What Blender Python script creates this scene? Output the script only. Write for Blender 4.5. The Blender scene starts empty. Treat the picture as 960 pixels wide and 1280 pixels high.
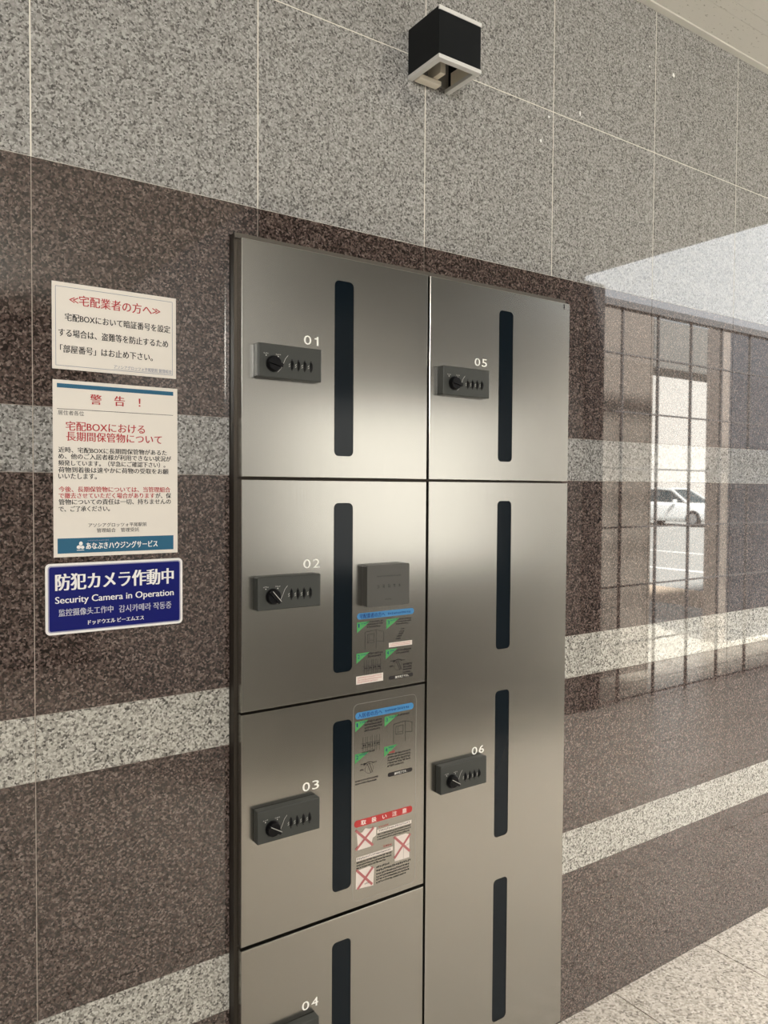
import bpy, math, random
from mathutils import Matrix, Vector
from mathutils.geometry import tessellate_polygon
random.seed(7)
SC = bpy.context.scene
COL = SC.collection

# ------------------------------------------------------------------ camera
cam = bpy.data.cameras.new('camera')
cam_o = bpy.data.objects.new('camera', cam); COL.objects.link(cam_o)
r_, u_, f_ = (0.824452, -0.5659, 0.006096), (0.012099, 0.028395, 0.999524), (0.565803, 0.823985, -0.030257)
cam_o.matrix_world = Matrix(((r_[0], u_[0], -f_[0], -0.24221), (r_[1], u_[1], -f_[1], -1.37255),
                             (r_[2], u_[2], -f_[2], 1.40401), (0, 0, 0, 1)))
cam.sensor_fit = 'VERTICAL'; cam.sensor_height = 36.0
cam.lens = 963.07 / 1280 * 36.0
cam.clip_start = 0.02; cam.clip_end = 300
SC.camera = cam_o

# ------------------------------------------------------------------ sky, sun, lamps, exposure
world = bpy.data.worlds.new('sky'); SC.world = world
world.use_nodes = True
bg = world.node_tree.nodes['Background']
bg.inputs['Color'].default_value = (0.96, 0.985, 1.0, 1)
bg.inputs['Strength'].default_value = 2.9
sun = bpy.data.lights.new('sun', 'SUN'); sun.energy = 60; sun.angle = math.radians(8.0); sun.color = (1.0, 0.96, 0.9)
sun_o = bpy.data.objects.new('sun', sun); COL.objects.link(sun_o)
sun_o.rotation_euler = Vector((-0.25, 0.62, 0.745)).to_track_quat('Z', 'Y').to_euler()
def area(name, loc, target, sx, sy, energy, color):
    l = bpy.data.lights.new(name, 'AREA'); l.shape = 'RECTANGLE'; l.size = sx; l.size_y = sy
    l.energy = energy; l.color = color
    o = bpy.data.objects.new(name, l); COL.objects.link(o); o.location = loc
    o.rotation_euler = (Vector(loc) - Vector(target)).to_track_quat('Z', 'Y').to_euler()
    return o
# unseen area lamp added in the lobby behind the camera, aimed at the wall
area('lobby_wall_fill', (-0.7, -4.5, 2.5), (0.3, 0.0, 1.45), 1.1, 0.7, 150, (1.0, 0.975, 0.925))
def downlight(name, loc, power, color):
    l = bpy.data.lights.new(name, 'SPOT'); l.energy = power; l.color = color; l.spot_size = math.radians(104); l.spot_blend = 1.0; l.shadow_soft_size = .05
    o = bpy.data.objects.new(name, l); COL.objects.link(o); o.location = loc
downlight('corridor_downlight', (1.75, -1.45, 2.725), 260, (1.0, .945, .86))
downlight('corridor_downlight', (3.1, -1.3, 2.725), 520, (1.0, .97, .93))
SC.view_settings.view_transform = 'Standard'
SC.view_settings.look = 'None'
SC.view_settings.gamma = 1.0
SC.view_settings.use_curve_mapping = False
SC.view_settings.exposure = 0.0

# ------------------------------------------------------------------ materials
def mat(name, color, rough=0.5, metal=0.0, **kw):
    m = bpy.data.materials.new(name); m.use_nodes = True
    b = m.node_tree.nodes['Principled BSDF']
    b.inputs['Base Color'].default_value = (*color, 1); b.inputs['Roughness'].default_value = rough
    b.inputs['Metallic'].default_value = metal
    for k, v in kw.items(): b.inputs[k.replace('_', ' ')].default_value = v
    return m
def nodes_of(m): return m.node_tree.nodes, m.node_tree.links, m.node_tree.nodes['Principled BSDF']
def granite(name, stops, scale, rough=0.02, ior=1.95, mottle=0.25, bump=0.0, coarse=40.0):
    """Polished speckled stone: random-valued voronoi grains with ragged borders."""
    m = mat(name, (0.5, 0.5, 0.5), rough, IOR=ior)
    N, L, b = nodes_of(m)
    tc = N.new('ShaderNodeTexCoord')
    nz = N.new('ShaderNodeTexNoise'); nz.inputs['Scale'].default_value = scale * 0.9; nz.inputs['Detail'].default_value = 2
    L.new(tc.outputs['Object'], nz.inputs['Vector'])
    sub = N.new('ShaderNodeVectorMath'); sub.operation = 'SUBTRACT'; sub.inputs[1].default_value = (0.5, 0.5, 0.5)
    L.new(nz.outputs['Color'], sub.inputs[0])
    sc = N.new('ShaderNodeVectorMath'); sc.operation = 'SCALE'; sc.inputs['Scale'].default_value = 1.3 / scale
    L.new(sub.outputs[0], sc.inputs[0])
    ad = N.new('ShaderNodeVectorMath'); ad.operation = 'ADD'
    L.new(tc.outputs['Object'], ad.inputs[0]); L.new(sc.outputs[0], ad.inputs[1])
    vo = N.new('ShaderNodeTexVoronoi'); vo.inputs['Scale'].default_value = scale
    L.new(ad.outputs[0], vo.inputs['Vector'])
    sep = N.new('ShaderNodeSeparateColor'); L.new(vo.outputs['Color'], sep.inputs[0])
    n2 = N.new('ShaderNodeTexNoise'); n2.inputs['Scale'].default_value = coarse; n2.inputs['Detail'].default_value = 3
    L.new(tc.outputs['Object'], n2.inputs['Vector'])
    ma = N.new('ShaderNodeMath'); ma.operation = 'MULTIPLY_ADD'
    L.new(n2.outputs['Fac'], ma.inputs[0]); ma.inputs[1].default_value = mottle * 2; ma.inputs[2].default_value = -mottle
    a2 = N.new('ShaderNodeMath'); a2.operation = 'ADD'; L.new(sep.outputs[0], a2.inputs[0]); L.new(ma.outputs[0], a2.inputs[1])
    cr = N.new('ShaderNodeValToRGB')
    while len(cr.color_ramp.elements) < len(stops): cr.color_ramp.elements.new(0.5)
    for e, (pos, c) in zip(cr.color_ramp.elements, stops): e.position = pos; e.color = (*c, 1)
    L.new(a2.outputs[0], cr.inputs[0]); L.new(cr.outputs[0], b.inputs['Base Color'])
    return m
GREY = granite('grey_granite', [(0.0, (.07, .067, .062)), (.12, (.13, .125, .117)), (.35, (.25, .243, .23)), (.65, (.33, .322, .305)), (1.0, (.47, .46, .44))], 300, coarse=90)
BROWN = granite('brown_granite', [(0.0, (.010, .0072, .0066)), (.2, (.03, .0205, .0175)), (.5, (.068, .047, .040)), (.8, (.112, .082, .071)), (1.0, (.19, .15, .133))], 310, coarse=100)
PALE = granite('pale_granite', [(0.0, (.06, .056, .05)), (.15, (.17, .16, .142)), (.4, (.33, .315, .28)), (.7, (.46, .44, .39)), (1.0, (.6, .58, .53))], 290, coarse=90)
MID = granite('mid_granite', [(0.0, (.06, .057, .052)), (.14, (.12, .115, .107)), (.38, (.23, .222, .21)), (.68, (.31, .30, .283)), (1.0, (.44, .43, .41))], 290, coarse=90)
FLOOR = granite('floor_granite', [(0.0, (.15, .13, .105)), (.2, (.30, .265, .22)), (.5, (.42, .38, .325)), (.8, (.5, .455, .40)), (1.0, (.58, .545, .49))], 170, rough=0.3, ior=1.5, coarse=50)
SEALANT = mat('joint_sealant', (.72, .69, .61), 0.7)
SEALANT2 = mat('joint_sealant_brown', (.36, .31, .26), 0.7)
DARKJOINT = mat('joint_shadow', (.1, .085, .07), 0.8)
CHIP = mat('white_fleck', (.8, .8, .78), 0.5)

def ceiling_mat():
    m = mat('rock_wool_board', (.78, .76, .69), 0.8)
    N, L, b = nodes_of(m)
    tc = N.new('ShaderNodeTexCoord')
    mp = N.new('ShaderNodeMapping'); mp.inputs['Scale'].default_value = (60, 130, 60); L.new(tc.outputs['Object'], mp.inputs[0])
    n = N.new('ShaderNodeTexNoise'); n.inputs['Scale'].default_value = 1; n.inputs['Detail'].default_value = 2; L.new(mp.outputs[0], n.inputs['Vector'])
    cr = N.new('ShaderNodeValToRGB'); e = cr.color_ramp.elements
    e[0].position = .27; e[0].color = (.42, .40, .33, 1); e[1].position = .36; e[1].color = (.78, .76, .69, 1)
    L.new(n.outputs['Fac'], cr.inputs[0]); L.new(cr.outputs[0], b.inputs['Base Color'])
    return m
CEIL = ceiling_mat()
CEILTRIM = mat('ceiling_trim_paint', (.74, .72, .65), 0.5)
PLASTER = mat('lobby_plaster', (.26, .25, .235), 0.7)

def steel_mat(name, base, rough, aniso, grain):
    m = mat(name, base, rough, 1.0)
    N, L, b = nodes_of(m)
    b.inputs['Anisotropic'].default_value = aniso
    t = N.new('ShaderNodeTangent'); t.direction_type = 'RADIAL'; t.axis = 'Z'
    L.new(t.outputs[0], b.inputs['Tangent'])
    tc = N.new('ShaderNodeTexCoord')
    mp = N.new('ShaderNodeMapping'); mp.inputs['Scale'].default_value = (900, 900, 6); L.new(tc.outputs['Object'], mp.inputs[0])
    n = N.new('ShaderNodeTexNoise'); n.inputs['Scale'].default_value = 1; n.inputs['Detail'].default_value = 2; L.new(mp.outputs[0], n.inputs['Vector'])
    mx = N.new('ShaderNodeMix'); mx.data_type = 'RGBA'
    mx.inputs[6].default_value = (*[c * (1 - grain) for c in base], 1); mx.inputs[7].default_value = (*[min(1, c * (1 + grain)) for c in base], 1)
    L.new(n.outputs['Fac'], mx.inputs[0]); L.new(mx.outputs[2], b.inputs['Base Color'])
    return m
STEEL = steel_mat('hairline_stainless', (.45, .44, .408), 0.235, 0.6, 0.08)
FRAME = mat('dark_cabinet_metal', (.055, .045, .035), 0.45, 0.6)
FRAMETOP = mat('cabinet_flange', (.10, .088, .072), 0.5, 0.3)
SMOKE = mat('smoked_window', (.005, .009, .013), 0.12, Specular_IOR_Level=0.22)
LOCKM = mat('charcoal_lock_plastic', (.05, .052, .047), 0.45, Specular_IOR_Level=0.3)
BLACK = mat('black_plastic', (.006, .006, .007), 0.3, Specular_IOR_Level=0.2)
WHITE = mat('white_print', (.9, .89, .82), 0.5)
LIGHTINK = mat('pale_lock_print', (.5, .49, .45), 0.5)
EMBOSS = mat('dark_plate_print', (.02, .02, .02), 0.5)
BOXM = mat('grey_receipt_box', (.085, .082, .074), 0.4, 0.25)
PAPER = mat('notice_paper', (.74, .69, .62), 0.45, Specular_IOR_Level=0.2)
RED = mat('red_ink', (.42, .035, .04), 0.5, Specular_IOR_Level=0.2)
INK = mat('black_ink', (.025, .022, .022), 0.5, Specular_IOR_Level=0.2)
GREYINK = mat('grey_blue_ink', (.16, .19, .28), 0.5, Specular_IOR_Level=0.2)
TEAL = mat('teal_ink', (.025, .115, .2), 0.5, Specular_IOR_Level=0.2)
NAVY = mat('navy_sign_face', (.003, .006, .125), 0.45, Specular_IOR_Level=0.2)
PALEINK = mat('pale_sign_print', (.55, .55, .6), 0.4)
LAV = mat('lavender_line', (.3, .3, .42), 0.4)
SIGNW = mat('sign_white', (.82, .8, .77), 0.35)
SBLUE = mat('sticker_blue', (.055, .22, .45), 0.35)
SNAVY = mat('sticker_navy', (.01, .03, .16), 0.4, Specular_IOR_Level=0.2)
SGREEN = mat('sticker_green', (.07, .32, .10), 0.35)
SPINK = mat('sticker_pink_white', (.72, .64, .58), 0.4)
SREDT = mat('sticker_red_print', (.5, .16, .14), 0.4)
SRED = mat('sticker_red', (.45, .035, .035), 0.35)
SCROSS = mat('sticker_cross', (.42, .13, .13), 0.4)
FILM = mat('film_edge', (.42, .41, .38), 0.3)
LAMPBLK = mat('black_lamp_paint', (.006, .0075, .009), 0.5, Specular_IOR_Level=0.2)
LAMPTRIM = mat('brushed_lamp_trim', (.80, .79, .76), 0.35, 0.2)
LAMPIN = mat('cream_lamp_inside', (.86, .79, .66), 0.45)
LAMPPLATE = mat('lamp_back_plate', (.26, .25, .23), 0.5)

# ------------------------------------------------------------------ mesh builder
class MB:
    def __init__(s): s.v = []; s.f = []; s.m = []; s.mats = []
    def mi(s, m):
        if m not in s.mats: s.mats.append(m)
        return s.mats.index(m)
    def face(s, pts, m):
        n = len(s.v); s.v += [tuple(p) for p in pts]; s.f.append(tuple(range(n, n + len(pts)))); s.m.append(s.mi(m))
    def box(s, x0, x1, y0, y1, z0, z1, m, c=0.0):
        """box, with all edges chamfered by c"""
        if c <= 0:
            P = [(x, y, z) for x in (x0, x1) for y in (y0, y1) for z in (z0, z1)]
            n = len(s.v); s.v += P; k = s.mi(m)
            for q in ((0, 1, 3, 2), (4, 6, 7, 5), (0, 4, 5, 1), (2, 3, 7, 6), (0, 2, 6, 4), (1, 5, 7, 3)):
                s.f.append(tuple(n + i for i in q)); s.m.append(k)
            return
        import bmesh
        bm = bmesh.new(); bmesh.ops.create_cube(bm, size=1)
        for v in bm.verts:
            v.co = ((x0 + x1) / 2 + v.co.x * (x1 - x0), (y0 + y1) / 2 + v.co.y * (y1 - y0), (z0 + z1) / 2 + v.co.z * (z1 - z0))
        bmesh.ops.bevel(bm, geom=bm.edges[:], offset=c, segments=2, affect='EDGES', profile=0.5)
        s.add_bm(bm, m); bm.free()
    def add_bm(s, bm, m):
        n = len(s.v); bm.verts.index_update(); s.v += [tuple(v.co) for v in bm.verts]; k = s.mi(m)
        for f in bm.faces: s.f.append(tuple(n + v.index for v in f.verts)); s.m.append(k)
    def loops(s, a, b, m):
        """quads between two equal closed loops"""
        n = len(s.v); s.v += list(a) + list(b); k = s.mi(m); q = len(a)
        for i in range(q):
            j = (i + 1) % q; s.f.append((n + i, n + q + i, n + q + j, n + j)); s.m.append(k)
    def fill(s, outlines, y, m, flip=False):
        """planar region in x,z at depth y with holes"""
        V = [[Vector((x, z, 0)) for x, z in o] for o in outlines]
        tris = tessellate_polygon(V); flat = [p for o in outlines for p in o]
        n = len(s.v); s.v += [(x, y, z) for x, z in flat]; k = s.mi(m)
        for t in tris:
            a, b, c = (flat[i] for i in t)
            ccw = (b[0] - a[0]) * (c[1] - a[1]) - (b[1] - a[1]) * (c[0] - a[0]) > 0
            t = t if ccw != flip else tuple(reversed(t))
            s.f.append(tuple(n + i for i in t)); s.m.append(k)
    def prism(s, outline, y0, y1, m):
        """outline (ccw seen from the front) extruded from front y0 to back y1"""
        s.fill([outline], y0, m); s.fill([outline], y1, m, True)
        s.loops([(x, y1, z) for x, z in outline], [(x, y0, z) for x, z in outline], m)
    def line(s, pts, w, y, m):
        for (x0, z0), (x1, z1) in zip(pts, pts[1:]):
            d = math.hypot(x1 - x0, z1 - z0) or 1e-9; a, b = -(z1 - z0) / d * w / 2, (x1 - x0) / d * w / 2
            ex, ez = (x1 - x0) / d * w * .3, (z1 - z0) / d * w * .3
            s.fill([[(x0 - a - ex, z0 - b - ez), (x1 - a + ex, z1 - b + ez), (x1 + a + ex, z1 + b + ez), (x0 + a - ex, z0 + b - ez)]], y, m)
    def rect(s, x0, x1, z0, z1, y, m): s.face([(x0, y, z0), (x1, y, z0), (x1, y, z1), (x0, y, z1)], m)
    def text(s, body, x0, x1, zc, h, y, m, bold=0.0):
        """glyph outlines stretched to the box x0..x1, zc-h/2..zc+h/2"""
        c = bpy.data.curves.new('glyphs', 'FONT'); c.body = body; c.size = 1; c.resolution_u = 3
        o = bpy.data.objects.new('glyphs', c); COL.objects.link(o)
        bpy.context.view_layer.update()
        me = bpy.data.meshes.new_from_object(o.evaluated_get(bpy.context.evaluated_depsgraph_get()))
        P = [v.co.copy() for v in me.vertices]
        ax, bx = min(p.x for p in P), max(p.x for p in P); az, bz = min(p.y for p in P), max(p.y for p in P)
        k = s.mi(m); w = bold * h
        for dx in ((0,) if not bold else (-w, 0, w)):
          n = len(s.v); y -= .00001
          s.v += [(dx + x0 + w + (p.x - ax) / (bx - ax) * (x1 - x0 - 2 * w), y, zc - h / 2 + (p.y - az) / (bz - az) * h) for p in P]
          for f in me.polygons: s.f.append(tuple(n + i for i in f.vertices)); s.m.append(k)
        bpy.data.objects.remove(o); bpy.data.curves.remove(c); bpy.data.meshes.remove(me)
    def marks(s, x0, x1, z0, z1, rows, y, m, slope=0.0):
        """rows of printed characters too small to read: clusters of short strokes"""
        rh = (z1 - z0) / rows; ch = rh * 0.72
        for r in range(rows):
            zc = z1 - rh * (r + .5); x = x0; end = x1 - (random.random() * (x1 - x0) * .25 if r == rows - 1 and rows > 1 else 0)
            while x + ch < end:
                w = ch * .8; t = ch * .15
                for _ in range(2): q = zc + (random.random() - .5) * ch * .8; s.rect(x, x + w * random.uniform(.6, 1), q, q + t, y, m)
                for _ in range(2): q = x + random.random() * w * .8; s.rect(q, q + t, zc - ch / 2 * random.uniform(.5, 1), zc + ch / 2 * random.uniform(.5, 1), y, m)
                x += ch
    def build(s, name, parent=None, smooth=False):
        me = bpy.data.meshes.new(name)
        off = world_loc(parent) if parent else Vector((0, 0, 0))
        me.from_pydata([(v[0] - off.x, v[1] - off.y, v[2] - off.z) for v in s.v], [], s.f)
        for m in s.mats: me.materials.append(m)
        for p, k in zip(me.polygons, s.m): p.material_index = k; p.use_smooth = smooth
        me.update()
        o = bpy.data.objects.new(name, me); COL.objects.link(o)
        if parent: o.parent = parent
        return o
def world_loc(o):
    v = Vector((0, 0, 0))
    while o: v += o.location; o = o.parent
    return v
def rrect(x0, x1, z0, z1, r, n=5):
    P = []
    for cx, cz, a in ((x1 - r, z0 + r, -90), (x1 - r, z1 - r, 0), (x0 + r, z1 - r, 90), (x0 + r, z0 + r, 180)):
        for i in range(n + 1):
            t = math.radians(a + 90 * i / n); P.append((cx + r * math.cos(t), cz + r * math.sin(t)))
    return P
def tag(o, label, cat, group=None):
    o['label'] = label; o['category'] = cat
    if group: o['group'] = group
    return o
def thing(name, loc, label, cat, group=None):
    o = bpy.data.objects.new(name, None); COL.objects.link(o); o.location = loc; o.empty_display_size = .1
    return tag(o, label, cat, group)
def structure(o): o['kind'] = 'structure'; return o

# ------------------------------------------------------------------ the granite wall
P = 0.402
ROWS = [(-.02, .3944, 'b'), (.3944, .5054, 'p'), (.5054, .9123, 'b'), (.9123, 1.0229, 'p'), (1.0229, 1.4275, 'b'), (1.4275, 1.5367, 'm'),
        (1.5367, 1.9407, 'b'), (1.9407, 2.3456, 'g'), (2.3456, 2.75, 'g')]
HOLE = (.3435, 1.2365, -1, 1.8805)
def stone_wall(name, x0, x1, y, sgn, hole=None):
    """polished slabs with recessed joints; sgn -1 faces -y, +1 faces +y"""
    mb = MB(); MM = {'b': BROWN, 'p': PALE, 'g': GREY, 'm': MID}
    k0, k1 = math.floor(x0 / P), math.ceil(x1 / P)
    for k in range(k0, k1):
        for z0, z1, t in ROWS:
            gx = .0012 if t == 'g' else .0008
            a, b = max(x0, k * P + gx), min(x1, (k + 1) * P - gx)
            lo = .0011 if abs(z0 - 2.3456) < 1e-4 else .0004
            hi = .0011 if abs(z1 - 2.3456) < 1e-4 else .0004
            c, d = z0 + lo, z1 - hi
            cells = [(a, b, c, d)]
            if hole:
                hx0, hx1, hz0, hz1 = hole; out = []
                for (p, q, r, s) in cells:
                    if q <= hx0 or p >= hx1 or r >= hz1: out.append((p, q, r, s)); continue
                    if p < hx0: out.append((p, hx0, r, s))
                    if q > hx1: out.append((hx1, q, r, s))
                    if s > hz1: out.append((max(p, hx0), min(q, hx1), hz1, s))
                cells = out
            for (p, q, r, s) in cells:
                mb.box(p, q, min(y, y - sgn * .02), max(y, y - sgn * .02), r, s, MM[t])
    # backing behind the slabs shows in the joints
    yb0, yb1 = y - sgn * .0012, y - sgn * .12
    rects = [(x0, x1, 0, 2.75)] if not hole else [(x0, hole[0], 0, 2.75), (hole[1], x1, 0, 2.75), (hole[0], hole[1], hole[3], 2.75)]
    for p, q, r, s in rects:
        mb.box(p, q, min(yb0, yb1), max(yb0, yb1), r, 1.9407, DARKJOINT) if r < 1.9 and s > 1.95 and False else None
        if r < 1.9: mb.box(p, q, min(yb0, yb1), max(yb0, yb1), r, 1.9405, SEALANT2)
        mb.box(p, q, min(y - sgn * .0002, yb1), max(y - sgn * .0002, yb1), 1.9405, s, SEALANT)
    return mb
wb = stone_wall('wall_back', -3.0, 14.0, 0.0, -1, HOLE)
for cx, cz, rx, rz in ((1.3024, 2.3685, .0035, .009), (1.1894, 2.3294, .004, .004), (1.6886, 2.5826, .007, .007), (1.5806, 2.5737, .003, .003), (1.1625, 2.2637, .004, .005), (1.309, 2.362, .002, .002)):
    wb.fill([[(cx + rx * math.cos(t * math.pi / 4) * random.uniform(.7, 1), cz + rz * math.sin(t * math.pi / 4) * random.uniform(.7, 1)) for t in range(8)]], -.0004, CHIP)
structure(wb.build('wall_back'))

# floor: beige granite tiles, joints square to the wall
fl = MB(); T = .42
fl.box(-3, 7.0, -5.2, 0.0, -.06, -.005, mat('floor_joint', (.05, .045, .04), 0.9))
for i in range(-11, 14):
    for j in range(-12, 0):
        a, b = 1.49 + i * T + .002, 1.49 + (i + 1) * T - .002
        a, b = max(a, -3.0), min(b, 7.0)
        if b > a: fl.box(a, b, j * T + .002, (j + 1) * T - .002 if j < -1 else 0.02, -.03, 0.0, FLOOR)
structure(fl.build('floor'))

# ceiling: boards with fine grooves along the wall, a small trim at the wall
ce = MB(); yy = -.022
for w in [.0875, .037] + [.075] * 67:
    ce.box(-3, 3.52, yy - w + .0008, yy, 2.7345, 2.76, CEIL); yy -= w
ce.box(-3, 3.52, -5.2, 0, 2.737, 2.80, CEILTRIM)
structure(ce.build('ceiling'))
tr = MB(); tr.box(-3, 3.52, -.021, 0, 2.731, 2.7368, CEILTRIM, .001); structure(tr.build('trim_1'))

# opposite side of the corridor and the lobby shell behind the camera
wf = MB()
WX0, WX1, WZ0, WZ1 = 1.42, 2.74, 0.98, 1.88
FRONTW = mat('front_wall_plaster', (.13, .122, .11), 0.7)
wf.box(1.3, WX0, -2.1, -1.9, 0, 2.737, FRONTW); wf.box(WX1, 3.51, -2.1, -1.9, 0, 2.737, FRONTW)
wf.box(WX0, WX1, -2.1, -1.9, 0, WZ0, FRONTW); wf.box(WX0, WX1, -2.1, -1.9, WZ1, 2.737, FRONTW)
wn = MB(); GLOW = mat('added_glow_pane', (.6, .6, .58), 0.6, Emission_Color=(1.0, .97, .90, 1), Emission_Strength=1.5)  # added glowing window, gives the steel doors their bright band
WFR = mat('glow_frame_metal', (.4, .39, .37), 0.4, 0.5)
for a_, b_, c_, d_ in ((WX0, WX1, WZ0, WZ0 + .03), (WX0, WX1, WZ1 - .03, WZ1), (WX0, WX0 + .03, WZ0 + .03, WZ1 - .03), (WX1 - .03, WX1, WZ0 + .03, WZ1 - .03)): wn.box(a_, b_, -1.99, -1.93, c_, d_, WFR)
w2 = structure(wn.build('added_window')); wn = MB(); wn.box(WX0 + .03, WX1 - .03, -1.97, -1.962, WZ0 + .03, WZ1 - .03, GLOW); wn.build('glow_pane', w2)
structure(wf.build('wall_front'))
wl = MB(); wl.box(-3.15, -3.0, -5.2, 0, 0, 2.737, PLASTER); structure(wl.build('wall_left'))
wl = MB(); wl.box(-3.0, 1.3, -5.35, -5.2, 0, 2.737, PLASTER); structure(wl.build('wall_lobby'))
wl = MB(); wl.box(1.3, 1.45, -5.2, -2.1, 0, 2.737, PLASTER); structure(wl.build('wall_right'))

# ------------------------------------------------------------------ parcel lockers
DY, DT = -.040, .0195
def make_door(parent, x0, x1, z0, z1, slots, parts):
    """hairline steel door with eased edges and slot holes"""
    mb = MB(); e = .0010
    rect = lambda i: [(x0 + i, z0 + i), (x1 - i, z0 + i), (x1 - i, z1 - i), (x0 + i, z1 - i)]
    at = lambda o, y: [(x, y, z) for x, z in o]
    holes = [rrect(s[0], s[1], s[2], s[3], .0105) for s in slots]
    mb.fill([rect(e)] + [list(reversed(h)) for h in holes], DY, STEEL)
    mb.loops(at(rect(e * .35), DY + e * .35), at(rect(e), DY), STEEL)
    mb.loops(at(rect(0), DY + e), at(rect(e * .35), DY + e * .35), STEEL)
    mb.loops(at(rect(0), DY + DT), at(rect(0), DY + e), STEEL)
    mb.fill([rect(0)], DY + DT, STEEL, True)
    for h in holes: mb.loops(at(h, DY), at(h, DY + .004), STEEL)
    d = mb.build('door', parent)
    for s in slots:
        w = MB(); w.prism(rrect(s[0] + .0003, s[1] - .0003, s[2] + .0003, s[3] - .0003, .0103), DY + .0012, DY + .006, SMOKE)
        w.build('window_strip', d)
    return d
def number(door, digits, x, z):
    mb = MB(); y = DY - .0003
    mb.text(digits[0], x, x + .0165, z + .0088, .0176, y, WHITE, .010)
    w = .0105 if digits[1] == '1' else .0155
    if digits[1] == '1':
        mb.fill([[(x + q, z + w) for q, w in ((.0285, 0), (.0325, 0), (.0325, .0176), (.0293, .0176), (.0288, .0158), (.0272, .0146), (.0238, .0142), (.0238, .0118), (.0285, .0120))]], y, WHITE)
    else: mb.text(digits[1], x + .0218, x + .0218 + w, z + .0088, .0176, y, WHITE, .010)
    mb.build('number', door)
def lathe(mb, cx, cz, prof, m, n=28):
    """round part facing the viewer: prof = [(radius, y)] from back to front"""
    L = [[(cx + r * math.cos(2 * math.pi * i / n), y, cz + r * math.sin(2 * math.pi * i / n)) for i in range(n)] for r, y in prof]
    for a, b in zip(L, L[1:]): mb.loops(a, b, m)
    mb.face(L[-1], m)
def make_lock(parent, x, z, ang):
    """dial lock: body, turn knob, four number wheels"""
    W, H, F = .1355, .0635, DY - .018
    mb = MB(); mb.box(x, x + W, F, DY + .0005, z, z + H, LOCKM, .0022)
    y = F - .0003
    for i in range(4):
        sx = x + .0705 + i * .0137; mb.rect(sx - .0011, sx + .0011, z + .0165, z + .0385, y, BLACK)
        mb.line([(sx - .0065, z + .027), (sx - .0045, z + .0295)], .0012, y, LIGHTINK); mb.line([(sx - .0065, z + .0235), (sx - .004, z + .0255)], .001, y, LIGHTINK)
    arc = [(.0405, .0115), (.0475, .0185), (.0525, .0285), (.0565, .038), (.062, .0445), (.0745, .0495)]
    mb.line([(x + a, z + b) for a, b in arc[:5]], .0008, y, LIGHTINK)
    mb.marks(x + .0115, x + .0225, z + .0425, z + .0463, 1, y, LIGHTINK); mb.marks(x + .0365, x + .0475, z + .0425, z + .0463, 1, y, LIGHTINK)
    for q in (.0165, .0415): mb.fill([[(x + q - .0012, z + .0415), (x + q, z + .0392), (x + q + .0012, z + .0415)]], y, WHITE)
    lock = mb.build('dial_lock', parent)
    cx, cz = x + .031, z + .0262
    k = MB(); lathe(k, cx, cz, [(.0150, F), (.0150, F - .004), (.0135, F - .009), (.0125, F - .0102)], BLACK)
    ca, sa = math.cos(ang), math.sin(ang)
    hw, hl = .0032, .0145
    bar = [(-hl, -hw), (hl, -hw), (hl, hw), (-hl, hw)]
    k.prism([(cx + a * ca - b * sa, cz + a * sa + b * ca) for a, b in bar], F - .0145, F - .0095, BLACK)
    if ang < 1: k.line([(cx + ca * q - sa * .0026, cz + sa * q + ca * .0026) for q in (-.0125, .0140)], .0011, F - .0149, LIGHTINK)
    k.build('knob', lock)
    for i in range(4):
        sx = x + .0705 + i * .0137; w = MB(); n = 16; R = .0105
        A = [(sx - .0019, F + .0062 + R * math.cos(2 * math.pi * q / n), z + .0275 + R * math.sin(2 * math.pi * q / n)) for q in range(n)]
        Bq = [(sx + .0019, a[1], a[2]) for a in A]
        w.loops(A, Bq, BLACK); w.face(A, BLACK); w.face(list(reversed(Bq)), BLACK); w.build('number_wheel', lock)
    return lock
def locker_body(parent, x0, x1):
    mb = MB(); y = -.0195
    mb.box(x0, x1, y, .44, .0, 1.878, FRAME)
    mb.box(x0, x1, y - .004, y + .002, 1.8685, 1.8785, FRAMETOP, .0006)
    mb.build('cabinet_body', parent)
    p = MB(); p.box(x0 + .006, x1 - .02, -.034, -.0197, 0.0, .042, FRAMETOP, .001); p.build('plinth', parent)

lk = thing('parcel_locker', (.566, -.02, 0), 'left steel parcel locker column with doors 01 to 04 and instruction stickers', 'locker')
locker_body(lk, .3445, .7878)
SX0, SX1 = .5505, .5957
doorsL = {}
for n, (z0, z1, s0, s1, lz) in {'01': (1.4250, 1.8656, 1.4690, 1.8195, 1.6105), '02': (.9812, 1.4195, 1.0295, 1.3745, 1.1730), '03': (.5312, .9762, .5782, .9300, .7290), '04': (.0480, .5242, .1250, .4730, .2855)}.items():
    d = make_door(lk, .3508, .7845, z0, z1, [(SX0, SX1, s0, s1)], None)
    d['label'] = 'steel door numbered ' + n
    number(d, n, .4812, lz + .0735)
    make_lock(lk, .3755, lz, {'01': 2.9, '02': -.85, '03': -.55, '04': -.6}[n])
    doorsL[n] = d
rk = thing('parcel_locker', (1.01, -.02, 0), 'right steel parcel locker column with tall door 06 below door 05', 'locker')
locker_body(rk, .7882, 1.2325)
RX0, RX1 = .9935, 1.0382
d5 = make_door(rk, .7908, 1.2300, 1.4250, 1.8656, [(RX0, RX1, 1.4690, 1.8195)], None); d5['label'] = 'steel door numbered 05'
d6 = make_door(rk, .7908, 1.2300, .0450, 1.4205, [(RX0, RX1, 1.0275, 1.3770), (RX0, RX1, .5790, .9290), (RX0, RX1, .1320, .4770)], None); d6['label'] = 'tall steel door numbered 06 with three dark strips'
number(d5, '05', .9195, 1.6840); number(d6, '06', .9220, .7915)
make_lock(rk, .8140, 1.6100, 2.9); make_lock(rk, .8170, .7265, -.55)
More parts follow.
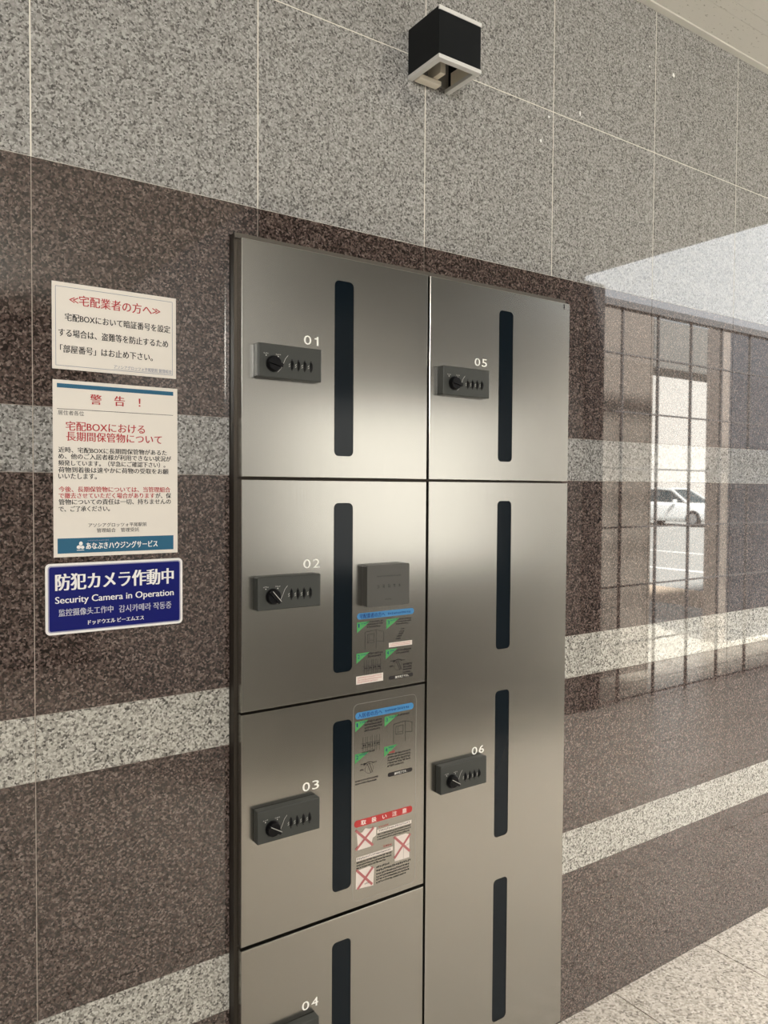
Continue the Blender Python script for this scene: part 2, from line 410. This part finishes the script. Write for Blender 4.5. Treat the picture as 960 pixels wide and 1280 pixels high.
pl = MB(); pl.box(1.2105, 1.2285, DY - .0006, DY + .001, 1.8515, 1.8625, STEEL); pl.rect(1.2085, 1.2105, 1.8505, 1.8625, DY - .0005, BLACK); pl.build('hinge_tab', d5)

# grey receipt box on door 02
rb = MB(); rb.prism(rrect(.6182, .7248, 1.1605, 1.2470, .0045), -.0605, DY + .0005, BOXM)
y = -.0609
rb.marks(.6420, .7050, 1.2205, 1.2250, 1, y, EMBOSS)
for i in range(5): rb.marks(.6425 + i * .0136, .6425 + i * .0136 + .0098, 1.1965, 1.2065, 1, y, EMBOSS)
rb.marks((.663), .682, 1.1720, 1.1765, 1, y, EMBOSS)
rb.build('receipt_box', lk)

# stickers (millimetres on the door plane)
YS = DY - .0002
class Sticker(MB):
    def k(s, v): return v / 1000.0
    def pill(s, x0, x1, z0, z1, m): s.fill([rrect(x0 / 1e3, x1 / 1e3, z0 / 1e3, z1 / 1e3, (z1 - z0) / 2e3 * .98)], YS, m)
    def poly(s, P, m, lift=0): s.fill([[(a / 1e3, b / 1e3) for a, b in P]], YS - lift, m)
    def tri(s, x0, x1, z1, z0, n):
        s.poly([(x0, z0), (x1, z1), (x0, z1)], SGREEN); s.t(n, x0 + 3, x0 + (6 if n == '1' else 8), z1 - 7, 8, SNAVY); s.mk(x0 + 11, x1 - 6, z1 - 6, z1 - 1, 1, SNAVY)
    def t(s, body, x0, x1, zc, h, m, bold=.01): s.text(body, x0 / 1e3, x1 / 1e3, zc / 1e3, h / 1e3, YS - .0003, m, bold)
    def mk(s, x0, x1, z0, z1, rows, m=None): s.marks(x0 / 1e3, x1 / 1e3, z0 / 1e3, z1 / 1e3, rows, YS - .0003, m or INK)
    def ln(s, P, w, m=None, lift=.0003): s.line([(a / 1e3, b / 1e3) for a, b in P], w / 1e3, YS - lift, m or INK)
    def cab(s, x0, x1, x2, zt, zb):
        s.ln([(x0, zb), (x0, zt - 3), (x1, zt), (x1, zb)], .5); s.ln([(x1, zt), (x2, zt - 6), (x2, zt - 27), (x1, zt - 24)], .5)
        s.ln([(x0, zt - 3), (x1, zt)], .5); a, b = x0 + 6, x1 - 6
        s.ln([(a, zt - 9), (b, zt - 8), (b, zt - 27), (a, zt - 26), (a, zt - 9)], .45); s.ln([(a, zt - 26), (a + 5, zt - 22), (a + 5, zt - 11)], .4); s.ln([(a + 5, zt - 22), (b, zt - 22)], .4)
    def dials(s, x0, x1, z0, z1):
        zc = (z0 + z1) / 2 - 1; w = (x1 - x0) / 4
        for i in range(4):
            a = x0 + w * i + w * .2; b = x0 + w * (i + 1) - w * .2
            s.ln([(a, z0), (a, z1)], .4); s.ln([(b, z0), (b, z1)], .4); s.mk(a, b + 3, zc - 3, zc + 3, 1)
        s.ln([(x0 - 2, zc + 4.5), (x1, zc + 4.5)], .4); s.ln([(x0 - 2, zc - 4.5), (x1, zc - 4.5)], .4)
    def knob(s, cx, cz, r):
        s.ln([(cx + r * math.cos(q), cz + r * math.sin(q)) for q in [i * math.pi / 8 for i in range(17)]], .35)
        s.ln([(cx - 5, cz + r), (cx + 5, cz - r)], .7); s.ln([(cx, cz + r + 1), (cx + 9, cz - r + 1)], .7)
        s.ln([(cx + 1.35 * r * math.cos(q), cz + 1.35 * r * math.sin(q)) for q in [math.pi * (.25 + i / 12) for i in range(7)]], 1.1)
        s.poly([(cx - 1.25 * r, cz + .75 * r), (cx - .8 * r, cz + 1.25 * r), (cx - 1.3 * r, cz + 1.25 * r)], INK, .0003)
        s.mk(cx - 2.0 * r, cx - .8 * r, cz + 1.0 * r, cz + 1.3 * r, 1); s.mk(cx + .8 * r, cx + 2.0 * r, cz + .9 * r, cz + 1.2 * r, 1)
        s.mk(cx - 2.2 * r, cx - 1.2 * r, cz - 2, cz + 2.5, 1)
    def cross(s, P, w=5.2): s.ln([P[0], P[1]], w, SCROSS, .0005); s.ln([P[2], P[3]], w, SCROSS, .0006)
a = Sticker()
a.pill(607, 753, 1133.6, 1146.6, SBLUE); a.t('宅配業者の方へ', 613, 677, 1140, 9.6, SNAVY, .02); a.mk(684, 745, 1136, 1143, 1, SNAVY)
a.tri(607, 639.3, 1128, 1106, '1'); a.tri(680.3, 713.8, 1128, 1107, '3'); a.tri(606, 638.2, 1063.5, 1042.4, '2'); a.tri(679.3, 709.7, 1063.5, 1043, '4')
a.mk(632, 676, 1113.5, 1129, 3); a.mk(706, 748, 1113, 1128, 3); a.mk(634, 674, 1051, 1063, 2); a.mk(707, 748, 1050, 1062, 2)
a.cab(627, 655, 674, 1109, 1069); a.dials(623, 668, 1015, 1047)
for i in range(5): a.mk(706 + i * 3, 722 + i * 2, 1082 + i * 5, 1086.5 + i * 5, 1)
a.poly([(687.3, 1067.3), (748.5, 1067.3), (748.5, 1077), (687.3, 1077)], SPINK); a.mk(692, 746, 1068.5, 1076, 2, SREDT)
a.poly([(605.5, 999), (673.2, 999), (673.2, 1016), (605.5, 1016)], SPINK); a.mk(609, 671, 1000.5, 1014.5, 3, SREDT)
a.knob(711.5, 1026, 10); a.mk(725, 752, 1007, 1029, 4); a.pill(688, 751.5, 998, 1005.4, INK); a.t('操作完了です。', 704, 740, 1001.7, 5, WHITE)
s1 = a.build('instruction_sticker', doorsL['02']); s1['label'] = 'delivery steps sticker with blue heading'
a = Sticker()
a.pill(604, 753.7, 926, 940.3, SBLUE); a.t('入居者の方へ', 610, 671, 933.5, 9.8, SNAVY, .02); a.mk(678, 746, 929, 936.5, 1, SNAVY)
a.tri(604.2, 636.3, 921.5, 900.5, '1'); a.tri(677.5, 713.4, 920.5, 899.5, '3'); a.tri(603.6, 638.8, 854, 834.3, '2'); a.tri(677, 711, 856, 834.6, '4')
a.mk(627, 674, 896, 920.5, 4); a.mk(704, 746, 915.5, 921.5, 1); a.mk(621, 656, 851, 856.5, 1); a.mk(686, 747, 810, 840, 5); a.mk(689, 712, 838, 846, 1, SRED); a.mk(605, 667, 788, 799.5, 2)
a.dials(621, 667, 853, 886); a.cab(701, 732, 750, 903.5, 859); a.knob(639, 818, 10.5)
a.pill(686.8, 751.5, 789.3, 798, INK); a.t('操作完了です。', 703.5, 736.5, 793.6, 5.4, WHITE)
film = rrect(.5995, .7610, .5430, .9580, .012)
a.line(film + film[:1], .00035, YS, FILM)
a.pill(602.6, 752.4, 699.5, 714.2, SRED); a.t('取　扱　い　注　意', 619, 737, 707, 10.3, WHITE, .02)
a.poly([(609, 688), (612, 651), (644, 651), (649, 668), (657, 671), (658, 689), (640, 690), (630, 693), (622, 686)][::-1], SPINK); a.cross([(607.5, 693), (648.3, 653.4), (607.7, 653.7), (650, 689.4)])
a.poly([(660.5, 675), (750.3, 675), (750.3, 682.5), (660.5, 682.5)], SPINK); a.mk(664, 747, 676, 682, 1); a.mk(661, 751, 658, 674, 3); a.mk(664, 690, 684, 690, 1, SREDT)
a.poly([(706, 602), (745, 601), (745, 652), (735, 656), (706, 655)], SPINK); a.cross([(705.7, 654.4), (745, 615.7), (706, 610), (746, 651.3)]); a.ln([(729, 602), (729, 628), (745, 632)], .5)
a.poly([(608, 628), (701, 628), (701, 636), (608, 636)], SPINK); a.mk(610, 699, 629, 635, 1); a.mk(609, 701, 610, 627, 3); a.mk(676, 702, 638, 646, 1, SREDT)
a.poly([(607, 570), (651, 566), (653, 602), (640, 610), (608, 608)], SPINK); a.cross([(610, 608.5), (647, 570.4), (612, 570), (648.6, 604.7)]); a.mk(629, 641, 573, 578, 1)
a.mk(659, 694, 599, 605, 1); a.mk(659, 751, 591, 598, 1); a.mk(659, 748, 566, 590, 4)
s2 = a.build('instruction_sticker', doorsL['03']); s2['label'] = 'pick-up steps and red handling warning sticker'

# ------------------------------------------------------------------ notices on the wall
def bar(mb, x0, x1, zc, h, y, m): mb.rect(x0, x1, zc - h / 2, zc + h / 2, y, m)
n5 = MB(); n5.box(.0300, .2404, -.0009, 0.0, 1.6005, 1.7450, PAPER, .0002)
y = -.0012; bz0, bz1 = 1.6065, 1.7375
for q in (bz0, bz1): bar(n5, .0358, .2335, q, .0007, y, GREYINK)
for q in (.0358, .2335): n5.rect(q - .00035, q + .00035, bz0, bz1, y, GREYINK)
n5.text('≪宅配業者の方へ≫', .0576, .2117, 1.7180, .0178, y, RED, .015)
n5.text('宅配BOXにおいて暗証番号を設定', .0502, .2298, 1.6879, .0130, y, INK, .02)
n5.text('する場合は、盗難等を防止するため', .0399, .2259, 1.6615, .0132, y, INK, .02)
n5.text('「部屋番号」はお止め下さい。', .0424, .1980, 1.6347, .0132, y, INK, .02)
n5.text('アソシアグロッツォ平尾駅前 管理組合', .1302, .2322, 1.6125, .0062, y, GREYINK)
bar(n5, .1302, .2322, 1.6088, .0004, y, GREYINK)
tag(n5.build('notice'), 'small landscape white notice with one red heading line, topmost on the brown wall', 'notice')
n4 = MB(); n4.box(.0304, .2427, -.0009, 0.0, 1.2853, 1.5827, PAPER, .0002)
bar(n4, .0371, .2350, 1.5732, .0070, y, TEAL); n4.text('警　告　！', .0903, .1759, 1.5534, .0172, y, RED, .025)
bar(n4, .0369, .2346, 1.5343, .0008, y, INK); n4.text('居住者各位', .0385, .0801, 1.5282, .0080, y, INK)
n4.text('宅配BOXにおける', .0505, .1835, 1.5064, .0160, y, RED, .018); n4.text('長期間保管物について', .0512, .2140, 1.4892, .0160, y, RED, .018)
for s, x0, x1, z in (('近時、宅配BOXに長期間保管物があるた', .0386, .2229, 1.4661), ('め、他のご入居者様が利用できない状況が', .0386, .2309, 1.4553), ('頻発しています。（早急にご確認下さい）。', .0385, .2202, 1.4440),
                     ('荷物到着後は速やかに荷物の受取をお願', .0384, .2260, 1.4326), ('いいたします。', .0384, .1006, 1.4219), ('管物についての責任は一切、持ちませんの', .0387, .2301, 1.3784), ('で、ご了承ください。', .0386, .1223, 1.3667), ('が、保', .2020, .2307, 1.3891)):
    n4.text(s, x0, x1, z, .0096, y, INK, .025)
n4.text('今後、長期保管物については、当管理組合', .0388, .2292, 1.3998, .0095, y, RED, .025); n4.text('で撤去させていただく場合があります', .0387, .2005, 1.3891, .0095, y, RED, .025)
n4.text('アソシアグロッツォ平尾駅前', .0863, .1861, 1.3384, .0072, y, INK, .012); n4.text('管理組合　管理受託', .1001, .1727, 1.3292, .0072, y, INK, .012)
bar(n4, .0365, .2348, 1.3043, .0255, y, TEAL)
for cx, cz, rx, rz in ((.0738, 1.3075, .0030, .0036), (.0705, 1.3015, .0036, .0032), (.0765, 1.3010, .0030, .0030)):
    n4.fill([[(cx + rx * math.cos(t * math.pi / 6), cz + rz * math.sin(t * math.pi / 6)) for t in range(12)]], -.0014 - cx * .001, SIGNW)
bar(n4, .0670, .0792, 1.2962, .0010, -.0014, SIGNW)
n4.text('あなぶきハウジングサービス', .0821, .2058, 1.3031, .0118, -.0014, SIGNW, .03); n4.marks(.085, .121, 1.3105, 1.3138, 1, -.0014, LAV)
tag(n4.build('notice'), 'tall white warning notice with red title and teal bars, above the blue sign', 'notice')
sg = MB(); sg.prism(rrect(.0167, .2511, 1.1552, 1.2750, .0075), -.0022, 0.0, SIGNW)
sg.fill([rrect(.0205, .2473, 1.1590, 1.2712, .0050)], -.0024, LAV); sg.fill([rrect(.0225, .2453, 1.1610, 1.2692, .0035)], -.0026, NAVY)
y = -.0029
sg.text('防犯カメラ作動中', .0319, .2346, 1.2435, .0285, y, SIGNW, .035); sg.text('Security Camera in Operation', .0317, .2345, 1.2116, .0150, y, SIGNW, .02)
sg.text('监控摄像头工作中', .0371, .1269, 1.1919, .0122, y, PALEINK, .012); sg.text('감시카메라 작동중', .1365, .2302, 1.1908, .0128, y, PALEINK, .012); sg.text('ドッドウエル ビーエムエス', .0843, .1802, 1.1718, .0080, y, SIGNW, .03)
tag(sg.build('security_sign'), 'blue security camera sign with white border and lettering, below the white notices', 'sign')

# ------------------------------------------------------------------ wall lamp
lx0, lx1, lz0, lz1, ld = .7565, .8690, 2.2890, 2.3955, .1080
lamp = thing('wall_lamp', ((lx0 + lx1) / 2, 0, lz0), 'black cube wall lamp with silver rims on the grey granite', 'lamp')
b = MB(); t = .003
b.box(lx0, lx0 + t, -ld, -.0005, lz0 + .008, lz1 - .0005, LAMPBLK); b.box(lx1 - t, lx1, -ld, -.0005, lz0 + .008, lz1 - .008, LAMPBLK)
b.box(lx0 + t, lx1 - t, -ld, -ld + t, lz0 + .008, lz1 - .008, LAMPBLK); b.build('body', lamp)
q = .0015
def ring(mb, z0, z1, w, side=None):
    X0, X1, Y0 = lx0 - q, lx1 + q, -ld - q
    mb.box(X0, X1, Y0, Y0 + (.0035 if side else w), z0, z1, LAMPTRIM, .0006); mb.box(X0 if not side else X0 + .006, X0 + w, Y0 + w, -.0005, z0, z1, side or LAMPTRIM, .0006); mb.box(X1 - w, X1, Y0 + w, -.0005, z0, z1, LAMPTRIM, .0006)
k = MB(); ring(k, lz0, lz0 + .0085, .013); k.build('bottom_rim', lamp)
k = MB(); ring(k, lz1 - .0085, lz1, .013, LAMPBLK); k.build('top_rim', lamp)
k = MB(); k.box(lx0 + .004, lx1 - .004, -.0045, -.0008, lz0 + .009, lz1 - .009, LAMPPLATE); k.build('back_plate', lamp)
k = MB(); k.box(lx0 + .013, lx0 + .072, -.026, -.005, lz0 - .002, lz0 + .008, LAMPIN, .0015); k.build('reflector', lamp)
k = MB(); k.box(lx0 + .050, lx0 + .064, -.050, -.0046, lz0 + .010, lz1 - .012, LAMPIN, .001); k.build('socket_bracket', lamp)
k = MB(); k.box(lx1 - .0065, lx1 - .0035, -ld + .012, -.016, lz0 + .009, lz0 + .040, LAMPIN); k.build('side_reflector', lamp)

# ------------------------------------------------------------------ outside, seen mirrored in the polished stone
MULL = mat('dark_mullion', (.09, .09, .09), 0.5)
OUTW = mat('brown_outer_wall', (.16, .138, .12), 0.7)
OUTG = mat('grey_canopy', (.16, .155, .145), 0.7)
OUTB = mat('brown_pillar_tile', (.23, .20, .18), 0.6)
OUTD = mat('slate_outer_wall', (.058, .06, .068), 0.6)
ASPH = mat('worn_asphalt', (.30, .30, .29), 0.85)
PAVE = mat('pale_paving', (.52, .50, .46), 0.8)
BEIGE = mat('beige_kerb', (.50, .40, .31), 0.8)
LINE = mat('parking_line_paint', (.75, .75, .74), 0.7)
FENCE = mat('far_wall_render', (.8, .765, .73), 0.8)
def glass_mat():
    m = bpy.data.materials.new('clear_pane'); m.use_nodes = True
    N, L = m.node_tree.nodes, m.node_tree.links; N.clear()
    o = N.new('ShaderNodeOutputMaterial'); tp = N.new('ShaderNodeBsdfTransparent'); tp.inputs[0].default_value = (.93, .95, .94, 1)
    gl = N.new('ShaderNodeBsdfGlossy'); gl.inputs['Roughness'].default_value = .02
    mx = N.new('ShaderNodeMixShader'); mx.inputs[0].default_value = .08
    L.new(tp.outputs[0], mx.inputs[1]); L.new(gl.outputs[0], mx.inputs[2]); L.new(mx.outputs[0], o.inputs[0])
    return m
PANE = glass_mat()
# glazed lattice along the far side of the passage
lat = MB(); X0, X1, YL = 3.685, 9.3, -1.9
lat.box(3.515, 3.685, -2.0, -1.89, 0.0, 2.70, mat('added_dark_post', (.03, .03, .03), 0.5))  # added dark post in place of the wall end, avoids a sunlit sliver
i = 0
while 3.885 + (i - 1) * .372 < X1:
    x = 3.885 + (i - 1) * .372; i += 1
    if x > X0 + .02: lat.box(x - .005, x + .005, YL - .02, YL, 0.0, 2.60, MULL)
for z in (.02, .39, .771, 1.16, 1.546, 1.915, 2.29): lat.box(X0, X1, YL - .018, YL - .002, z - .005, z + .005, MULL)
lat.box(X0, X1, YL - .05, YL + .01, 2.585, 2.63, mat('lattice_head', (.10, .10, .10), 0.5))
w1 = structure(lat.build('window_1'))
gp = MB(); gp.rect(X0, X1, 0.02, 2.60, YL - .010, PANE); gp.build('glass', w1)
# ground outside
g = MB()
g.box(-3, 8.1, -30, -5.2, -.2, -.002, PAVE); g.box(7.0, 8.1, -5.2, 4, -.2, -.002, PAVE)
g.box(8.1, 9.5, -30, 4, -.2, -.001, BEIGE); g.box(9.5, 60, -60, 30, -.2, -.004, ASPH)
for x in (11.8, 15.2): g.box(x - .08, x + .08, -40, 4, -.02, -.001, LINE)
for yq in (-12.6, -15.2, -20.6, -23.2): pass
structure(g.build('ground'))
o = MB(); o.box(2.2, 4.87, -2.65, -2.4, 0, 2.78, OUTW); structure(o.build('wall_outer_left'))
o = MB(); o.box(7.06, 8.9, -4.4, -4.0, 2.77, 3.30, OUTG); structure(o.build('trim_2'))
o = MB(); o.box(6.27, 6.38, -2.85, -2.68, 0, 2.90, OUTB, .01); structure(o.build('trim_3'))
o = MB(); o.box(6.385, 10.0, -2.90, -2.70, 0, 2.90, OUTD); structure(o.build('wall_outer_right'))
o = MB(); o.box(44, 45, -60, 10, 0, 9.6, FENCE); structure(o.build('wall_far'))

# white car parked nose towards the building
CARW = mat('white_car_paint', (.80, .81, .81), 0.25, Coat_Weight=0.5)
CARG = mat('car_glass', (.04, .055, .06), 0.08)
TYRE = mat('tyre_rubber', (.02, .02, .02), 0.8)
RIM = mat('alloy_wheel', (.5, .5, .5), 0.35, 0.8)
LENS = mat('headlamp_lens', (.6, .62, .65), 0.1)
CX, NY = 27.2, -15.5       # centre line, nose
car = thing('car', (CX, NY - 2.2, 0), 'white car parked outside, mirrored in the polished stone', 'car')
def loft(secs, m, caps=True):
    mb = MB()
    for a_, b_ in zip(secs, secs[1:]): mb.loops(a_, b_, m)
    if caps: mb.face(list(reversed(secs[0])), m); mb.face(secs[-1], m)
    return mb
def sec(d, zb, zt, w, cr=.16):
    P = rrect(-w, w, zb, zt, min(cr, (zt - zb) / 2.2), 4); return [(CX + a_, NY - d, b_) for a_, b_ in P]
bodys = [sec(0, .35, .62, .55), sec(.08, .25, .70, .70), sec(.35, .20, .80, .80), (sec(.8, .18, .88, .85)), sec(1.3, .18, .94, .87), sec(2.2, .18, .95, .88), sec(3.3, .18, .97, .87), sec(3.9, .20, .98, .84), sec(4.25, .26, .92, .76), sec(4.38, .36, .80, .62)]
loft(bodys, CARW).build('body', car, True)
def gsec(d, zt, w0, w1, zb=.90): return [(CX - w0, NY - d, zb), (CX + w0, NY - d, zb), (CX + w1, NY - d, zt), (CX - w1, NY - d, zt)]
loft([gsec(1.15, .93, .80, .78), gsec(1.95, 1.42, .80, .60), gsec(2.6, 1.48, .80, .60), gsec(3.4, 1.42, .79, .58), gsec(4.1, .97, .74, .70)], CARG).build('cabin_glass', car)
rf = MB()
def rail(P_, w):
    for (a_, b_) in zip(P_, P_[1:]):
        d = (Vector(b_) - Vector(a_)); n = d.normalized().cross(Vector((0, 0, 1))).normalized() * w; z = d.normalized().cross(n).normalized() * w
        A = [Vector(a_) + s1 * n + s2 * z for s1, s2 in ((1, 1), (1, -1), (-1, -1), (-1, 1))]; rf.loops(A, [p + d for p in A], CARW)
for s in (-1, 1):
    rail([(CX + s * .79, NY - 1.15, .92), (CX + s * .61, NY - 1.95, 1.43), (CX + s * .61, NY - 2.6, 1.49), (CX + s * .59, NY - 3.4, 1.43), (CX + s * .72, NY - 4.1, .96)], .035)
    rail([(CX + s * .81, NY - 2.55, .92), (CX + s * .61, NY - 2.65, 1.48)], .03)
rf.box(CX - .60, CX + .60, NY - 3.35, NY - 1.98, 1.44, 1.50, CARW, .02)
rf.build('roof', car)
for s in (-1, 1):
    for d in (.85, 3.45):
        wm = MB(); n = 24
        prof = [(.20, .0), (.29, .0), (.32, .03), (.32, .17), (.29, .20), (.2, .2)]
        Ls = [[(CX + s * (.68 + yy_), NY - d + r * math.cos(2 * math.pi * i / n), .32 + r * math.sin(2 * math.pi * i / n)) for i in range(n)] for r, yy_ in prof]
        for a_, b_ in zip(Ls, Ls[1:]): wm.loops(a_, b_, TYRE)
        wh = wm.build('wheel', car)
        hm = MB(); A = [(CX + s * .87, NY - d + .2 * math.cos(2 * math.pi * i / n), .32 + .2 * math.sin(2 * math.pi * i / n)) for i in range(n)]; hm.face(A, RIM)
        for i in range(5):
            t = i * 2 * math.pi / 5; c_, s_ = math.cos(t), math.sin(t)
            hm.face([(CX + s * .885, NY - d + r * c_ - e * s_, .32 + r * s_ + e * c_) for r, e in ((.03, -.03), (.19, -.02), (.19, .02), (.03, .03))], RIM)
        hm.build('hubcap', wh)
    mm = MB(); mm.box(CX + s * .97 - .09, CX + s * .97 + .09, NY - 1.62, NY - 1.52, .93, 1.05, CARW, .03); mm.build('door_mirror', car)
    hl_ = MB(); hl_.box(CX + s * .60 - .14, CX + s * .60 + .14, NY - .22, NY - .02, .58, .70, LENS, .03); hl_.build('headlamp', car)
